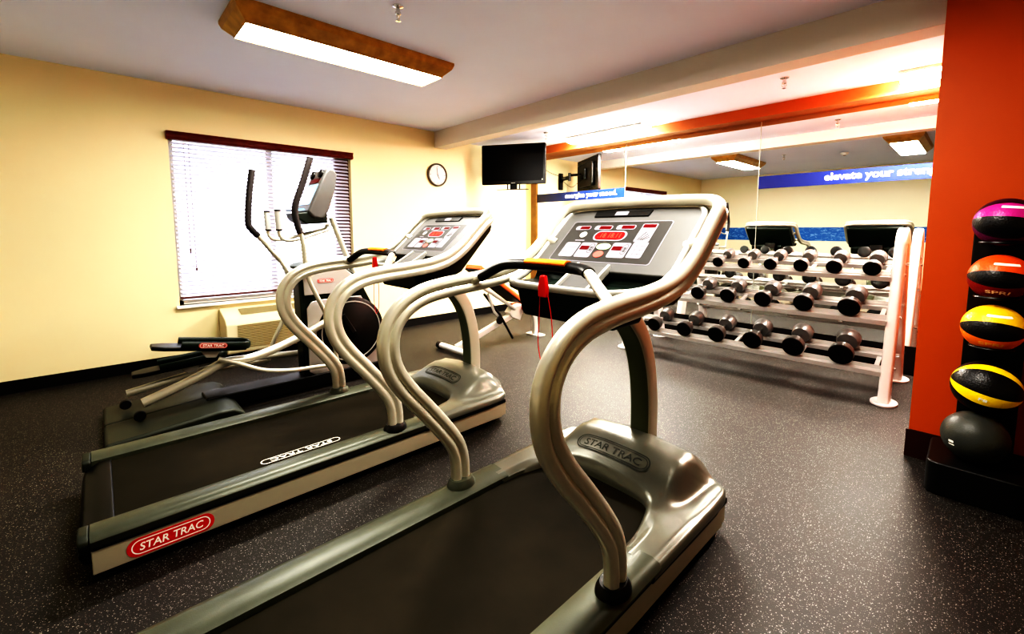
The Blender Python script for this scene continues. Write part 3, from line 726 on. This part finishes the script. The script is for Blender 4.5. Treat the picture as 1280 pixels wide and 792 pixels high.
obj('pedal_link', TB([(-.22,.42,.27),(-.22,.60,.25),(-.22,1.0,.24)], .017, 12, 5), M['silver'], el, smooth=True)
obj('pedal_bar', TB([(.15,.15,.205),(.15,.32,.262),(.15,.50,.33),(.15,.62,.385),(.15,.80,.385),(.15,1.05,.45),(.15,1.42,.60)], .032, 14, 5), M['silver'], el, smooth=True)
obj('pedal_bar', TB([(-.17,.08,.20),(-.17,.35,.24),(-.17,.8,.30),(-.17,1.3,.27),(-.15,1.68,.33)], .026, 14, 5), M['silver'], el, smooth=True)
for x, z, y in ((.15,.135,.13),(-.17,.135,.07)):
    obj('roller', lathe(bmesh.new(), [(.03,-.02),(.033,-.012),(.033,.012),(.03,.02)], 18, TR(x,y,z-.012) @ RY(90)), M['rubber'], el, smooth=True)
def pedal(m):
    body = prism(bmesh.new(), [(-.08,-.22),(-.055,-.285),(.055,-.285),(.08,-.22),(.085,.18),(.06,.27),(-.06,.27),(-.085,.18)], 0, .028, 'z', mat=m)
    pd = obj('foot_pedal', body, M['black'], el, bevel=.008)
    bm = bmesh.new()
    rr = [(-.088,-.13),(-.09,.18),(-.06,.275),(0,.285),(.06,.275),(.09,.18),(.088,-.13)]
    sweep(bm, [m @ Vector((x,y,.04)) for x,y in [p.xy for p in spline([(a,b,0) for a,b in rr],4)]], ell(.010,.028), m.to_3x3() @ Vector((0,0,1)))
    obj('pedal_rim', bm, M['blackgreen'], pd, smooth=True)
    bm = prism(bmesh.new(), [(-.07,-.01),(.05,-.01),(.03,-.06),(-.03,-.06)], -.03, .03, 'x', mat=m @ TR(0,.06,0)); obj('pedal_mount', bm, M['silver2'], pd, bevel=.005)
    return pd
pr = pedal(TR(.15,.49,.51) @ RX(-10))
fm = TR(.15,.49,.51) @ RX(-10) @ frame_mat((.0995,.05,.042),(0,1,0),(0,0,1))
bd = obj('pedal_badge', prism(bmesh.new(), rrect(-.085,.085,-.019,.019,.0185), -.002, .002, 'z', mat=fm), M['redkey'], pr)
tt = text_bm('STAR TRAC', .125, .017, bold=.015); q = ring_outline(bmesh.new(), .158, .030, .002, z1=.001)
obj('badge_lettering', xf(merge(q,tt), fm @ TR(0,0,.002)), M['whiteprint'], bd)
pedal(TR(-.17,.40,.33) @ RX(4))

# ------------------------------------------------------------------ dumbbell rack
rk = thing('dumbbell_rack', 'silver three shelf dumbbell rack with pale end posts in front of the mirror', 'rack', (-1.58, 4.8, 0))
for s in (-1,1):
    x = s*1.155
    pth = spline([(x,-.40,.0),(x,-.30,.45),(x,-.19,.92),(x,-.13,1.19),(x,-.09,1.275),(x,-.02,1.305),(x,.05,1.28),(x,.10,1.20),(x,.20,.80),(x,.34,.25),(x,.40,.0)], 6)
    for p in pth: p.z = max(p.z, .0)
    pst = obj('end_post', sweep(bmesh.new(), pth, rrect(-.066,.066,-.036,.036,.016,4), (1,0,0)), M['rack'], rk, smooth=True)
    for y in (-.40,.40):
        obj('foot_plate', prism(bmesh.new(), [(x+.085*math.cos(2*PI*i/28), y+.12*math.sin(2*PI*i/28)) for i in range(28)], .0, .016, 'z'), M['rack'], pst, bevel=.004)
    bm = bmesh.new()
    for y, z in ((-.30,.26),(-.10,.33),(-.22,.66),(-.03,.74),(-.12,.99),(.06,1.07)):
        lathe(bm, [(.012,-.045),(.012,.045)], 8, TR(x+s*0,y,z) @ RY(90))
    obj('shelf_bolts', bm, M['chrome'], pst)
shelves = [(-.42,.235,.175), (-.35,.632,.155), (-.25,.970,.122)]   # y of front lip, height, largest head
for y0, z0, d in shelves:
    m_ = TR(0,y0,z0) @ RX(14)
    bm = bmesh.new()
    for ya in (0, .30):
        box(bm, -1.125, 1.125, ya, ya+.07, -.004, .0, mat=m_)
        box(bm, -1.125, 1.125, ya-.004, ya, -.026, .012, mat=m_)
        box(bm, -1.125, 1.125, ya+.066, ya+.07, -.002, .034, mat=m_)
    for x in (-1.10,-.55,0,.55,1.08): box(bm, x-.015, x+.015, 0, .37, -.022, -.004, mat=m_)
    sf = obj('shelf', bm, M['shelf'], rk)
ords = ['first','second','third','fourth','fifth','sixth','seventh']
def dumbbell(x, y, z, r, lab, grp):
    d = thing('dumbbell', lab, 'dumbbell', (x, y, z), group=grp)
    d.rotation_euler = (math.radians(14), 0, 0)
    L = .125; hl = .085+r*.35
    for s in (-1,1):
        m_ = (TR(0,s*L,0) @ RX(90 if s < 0 else -90))
        bm = lathe(bmesh.new(), [(r*.55,-hl*.45),(r*.82,-hl*.42),(r*.95,-hl*.2),(r,.0),(r,hl*.42)], 28, m_, 0)
        lathe(bm, [(r,hl*.42),(r*.97,hl*.5),(r*.88,hl*.53),(r*.5,hl*.53)], 28, m_, 1)
        obj('weight_head', bm, [M['dbside'], M['dbend']], d, smooth=True)
    obj('handle', lathe(bmesh.new(), [(.014,-L+.03),(.016,-.03),(.018,0),(.016,.03),(.014,L-.03)], 14, RX(90)), M['chrome'], d, smooth=True)
rows = [('top', 2, [-.583,-.838,-1.084,-1.33,-1.565,-1.81,-2.05]),
        ('middle', 1, [-.70,-1.025,-1.35,-1.665,-1.96,-2.25]),
        ('bottom', 0, [-.72,-1.065,-1.40,-1.73,-2.06,-2.40])]
for nm, k, xs in rows:
    y0, z0, dmax = shelves[k]
    for i, x in enumerate(xs):
        r = dmax/2*(1-.035*i)
        c = 4.8+y0+.185; z = z0+.185*math.sin(math.radians(14))+r*1.03
        dumbbell(x, c, z+.004, r, f'black round dumbbell on the {nm} shelf of the rack, ' + ('nearest the right end post' if i == 0 else f'{ords[i]} from the right end post'), f'dumbbells on the {nm} shelf')

# ------------------------------------------------------------------ weight bench
wb = thing('weight_bench', 'silver adjustable weight bench with red pads near the corner', 'bench', (-3.88, 2.78, 0))
st = obj('front_stabilizer', TB([(-.27,0,.045),(.30,0,.045)], .035, 14), M['benchsilver'], wb, smooth=True)
bm = bmesh.new(); tube(bm, [(-.31,0,.045),(-.26,0,.045)], .043, 14); tube(bm, [(.29,0,.045),(.34,0,.045)], .043, 14)
obj('end_cap', bm, M['black'], st, smooth=True)
sweepp = spline([(0,.02,.06),(0,.30,.14),(0,.60,.235),(0,.86,.31)], 4)
obj('spine', sweep(bmesh.new(), sweepp, rrect(-.035,.035,-.025,.025,.008,3), (1,0,0)), M['benchsilver'], wb, smooth=True)
obj('rear_leg', sweep(bmesh.new(), spline([(0,.82,.30),(0,.95,.36),(0,1.08,.365),(0,1.19,.33),(0,1.25,.25),(0,1.27,.13),(0,1.275,.01)],5), rrect(-.035,.035,-.028,.028,.01,3), (1,0,0)), M['benchsilver'], wb, smooth=True)
obj('foot_plate', prism(bmesh.new(), rrect(-.12,.14,1.21,1.34,.04), 0, .018, 'z'), M['benchsilver'], wb, bevel=.004)
obj('pivot_bracket', prism(bmesh.new(), [(.82,.30),(.96,.24),(1.02,.36),(1.0,.44),(.84,.42),(.78,.36)], -.05, .05, 'x'), M['benchsilver'], wb, bevel=.006)
obj('seat_pad', B(-.15,.15,-.17,.17,0,.055, mat=TR(0,1.15,.385) @ RX(6)), M['redvinyl'], wb, bevel=.018, seg=3)
bmat = TR(0,.90,.46) @ RX(180-34)
bp_ = obj('back_pad', B(-.14,.14,0,.80,-.075,-.02, mat=bmat @ TR(0,0,.0)), M['redvinyl_lit'], wb, bevel=.018, seg=3)
obj('pad_board', B(-.13,.13,.01,.79,-.02,-.005, mat=bmat), M['black'], bp_)
obj('back_support', TB([(.06,.86,.40),(.06,.50,.62),(.06,.36,.70)], .02, 12), M['benchsilver'], wb, smooth=True)
obj('adjust_strut', TB([(0,.42,.62),(.05,.62,.36),(.08,.80,.05)], .014, 10), M['black'], wb, smooth=True)
bm = lathe(bmesh.new(), [(.045,-.012),(.05,0),(.045,.012)], 18, TR(.07,.60,.30) @ RY(90)); obj('adjust_knob', bm, M['black'], wb, smooth=True)
obj('support_link', TB([(.03,.45,.62),(.03,.55,.40),(.03,.70,.27)], .016, 10), M['benchsilver'], wb, smooth=True)

# ------------------------------------------------------------------ medicine balls on their stand
bs = thing('ball_stand', 'tall black stand holding medicine balls against the orange wall', 'stand', (.11, 3.36, 0))
obj('column', B(-.13,.09,.02,.09,.02,1.36), M['black'], bs, bevel=.006)
obj('base', prism(bmesh.new(), rrect(-.22,.14,-.32,.09,.05), 0, .17, 'z'), M['black'], bs, bevel=.01)
zs = [1.388,1.118,.865,.560,.300]
for z in zs[:4]:
    bm = bmesh.new()
    pts = [(-.03+.075*math.cos(t), -.14+.075*math.sin(t), z-.098) for t in [2*PI*i/24 for i in range(25)]]
    sweep(bm, pts, circ(.007,8), (0,0,1), caps=False); box(bm, -.04,-.02,-.07,.03,z-.105,z-.092)
    obj('cradle_ring', bm, M['black'], bs, smooth=True)
R0 = .116
K_ = (.016,.015,.016)
balls = [
 ('purple medicine ball with a black band, topmost on the stand', (.05,.006,.03), [(14,52,(.50,.035,.26)),(-42,14,K_),(-75,-42,(.16,.012,.09))], (0,6,0), R0),
 ('orange-red medicine ball with a black band, second from the top', (.25,.016,.012), [(20,85,(.72,.12,.02)),(-22,20,K_)], (0,4,0), R0*.98),
 ('yellow and orange medicine ball with a black band, middle of the stand', (.85,.22,.02), [(22,100,(.92,.58,.03)),(-24,22,K_)], (0,3,0), R0),
 ('large black medicine ball with yellow bands, fourth from the top', K_, [(-30,-4,(.92,.66,.01)),(52,70,(.92,.66,.01)),(-100,-80,(.92,.66,.01))], (0,12,0), R0*1.13),
 ('plain dark medicine ball lowest on the stand', (.045,.045,.045), [], (0,0,0), R0*1.1)]
def on_sphere(bm, r, el0):
    """wrap a flat xy text onto the sphere's front (-y) at elevation el0 (radians)"""
    for v in bm.verts:
        az = v.co.x/(r*math.cos(el0)); e = el0+v.co.y/r; q = r+.0006+v.co.z*.4
        v.co = Vector((q*math.cos(e)*math.sin(az), -q*math.cos(e)*math.cos(az), q*math.sin(e)))
    return bm
for i, (lab, base, bands, rot, r) in enumerate(balls):
    m_ = ball_mat('ball_%d' % i, base, bands) if bands else pm('dark_ball', (.06,.062,.055), .45, bump=(150,.5))
    x, y, z = (.085,.083,.078,.076,.055)[i], 3.22-(.03 if i==4 else 0), zs[i]
    bm = bmesh.new(); bmesh.ops.create_uvsphere(bm, u_segments=48, v_segments=24, radius=r)
    b = obj('medicine_ball', bm, m_, None, smooth=True, angle=180); b.location = (x,y,z); b.rotation_euler = tuple(math.radians(a) for a in rot)
    tag(b, lab, 'medicine ball', 'medicine balls on the black stand')
    if i in (1,2):
        t_ = text_bm('SPRI', .085, .020, bold=.02); bmesh.ops.subdivide_edges(t_, edges=[e for e in t_.edges if e.calc_length() > .02], cuts=2)
        obj('lettering', on_sphere(t_, r, math.radians(-36)), pm('ball_print_%d' % i, (.8,.55,.35) if i == 1 else (.85,.45,.1), .4), b)
    if i < 3:
        t_ = bmesh.new(); prism(t_, rrect(-.03,.06,-.007,.007,.003), 0, .001, 'z'); bmesh.ops.subdivide_edges(t_, edges=[e for e in t_.edges if e.calc_length() > .02], cuts=5)
        obj('weight_label', on_sphere(t_, r, math.radians(38)), M['whiteprint'], b)
    if i == 3:
        t_ = text_bm('F8', .032, .018, bold=.03); obj('lettering', on_sphere(t_, r, math.radians(-17)), M['whiteprint'], b)
    if i == 4:
        t_ = bmesh.new(); prism(t_, rrect(-.012,.012,-.006,.006,.003), 0, .001, 'z'); prism(t_, rrect(-.014,.014,-.020,-.013,.003), 0, .001, 'z')
        on_sphere(t_, r, math.radians(-8)); xf(t_, RZ(-40)); obj('weight_label', t_, M['whiteprint'], b)

# ------------------------------------------------------------------ daylight, world, camera
sun = bpy.data.lights.new('window_daylight', 'AREA'); sun.shape = 'RECTANGLE'; sun.size = 1.8; sun.size_y = 1.7; sun.energy = 22; sun.color = (.86,.88,1)
so = bpy.data.objects.new('window_daylight', sun); C.objects.link(so); so.location = (XW-.5, 1.46, 1.5); so.rotation_euler = (0, math.radians(-90), 0)
w = bpy.data.worlds.new('world'); bpy.context.scene.world = w; w.use_nodes = True
w.node_tree.nodes['Background'].inputs[0].default_value = (.88,.88,1,1); w.node_tree.nodes['Background'].inputs[1].default_value = .46

cam = bpy.data.cameras.new('camera'); co = bpy.data.objects.new('camera', cam); C.objects.link(co)
p = math.atan(53.3/549); th = math.radians(46.58)
fh = Vector((-math.sin(th), math.cos(th), 0)); r = Vector((math.cos(th), math.sin(th), 0)); up = Vector((0,0,1))
f = fh*math.cos(p)-up*math.sin(p); u = r.cross(f)*1.0; u = r.cross(f)
mm = Matrix((r, u, -f)).transposed().to_4x4(); mm.translation = (0,0,1.35); co.matrix_world = mm
cam.sensor_width = 36; cam.lens = 549/1280*36; cam.shift_x = -2/1280; cam.shift_y = -55/1280; cam.clip_start = .02
bpy.context.scene.camera = co
sc = bpy.context.scene
sc.view_settings.view_transform = 'Standard'; sc.view_settings.look = 'None'; sc.view_settings.exposure = .55; sc.view_settings.gamma = 1
sc.view_settings.use_curve_mapping = True
cm_ = sc.view_settings.curve_mapping; cv = cm_.curves[3]
for x_, y_ in ((.025,.003),(.06,.019),(.12,.090),(.22,.29),(.50,.77)): cv.points.new(x_, y_)
cm_.update()
try: sc.cycles.max_bounces = 8; sc.cycles.use_denoising = True
except Exception: pass
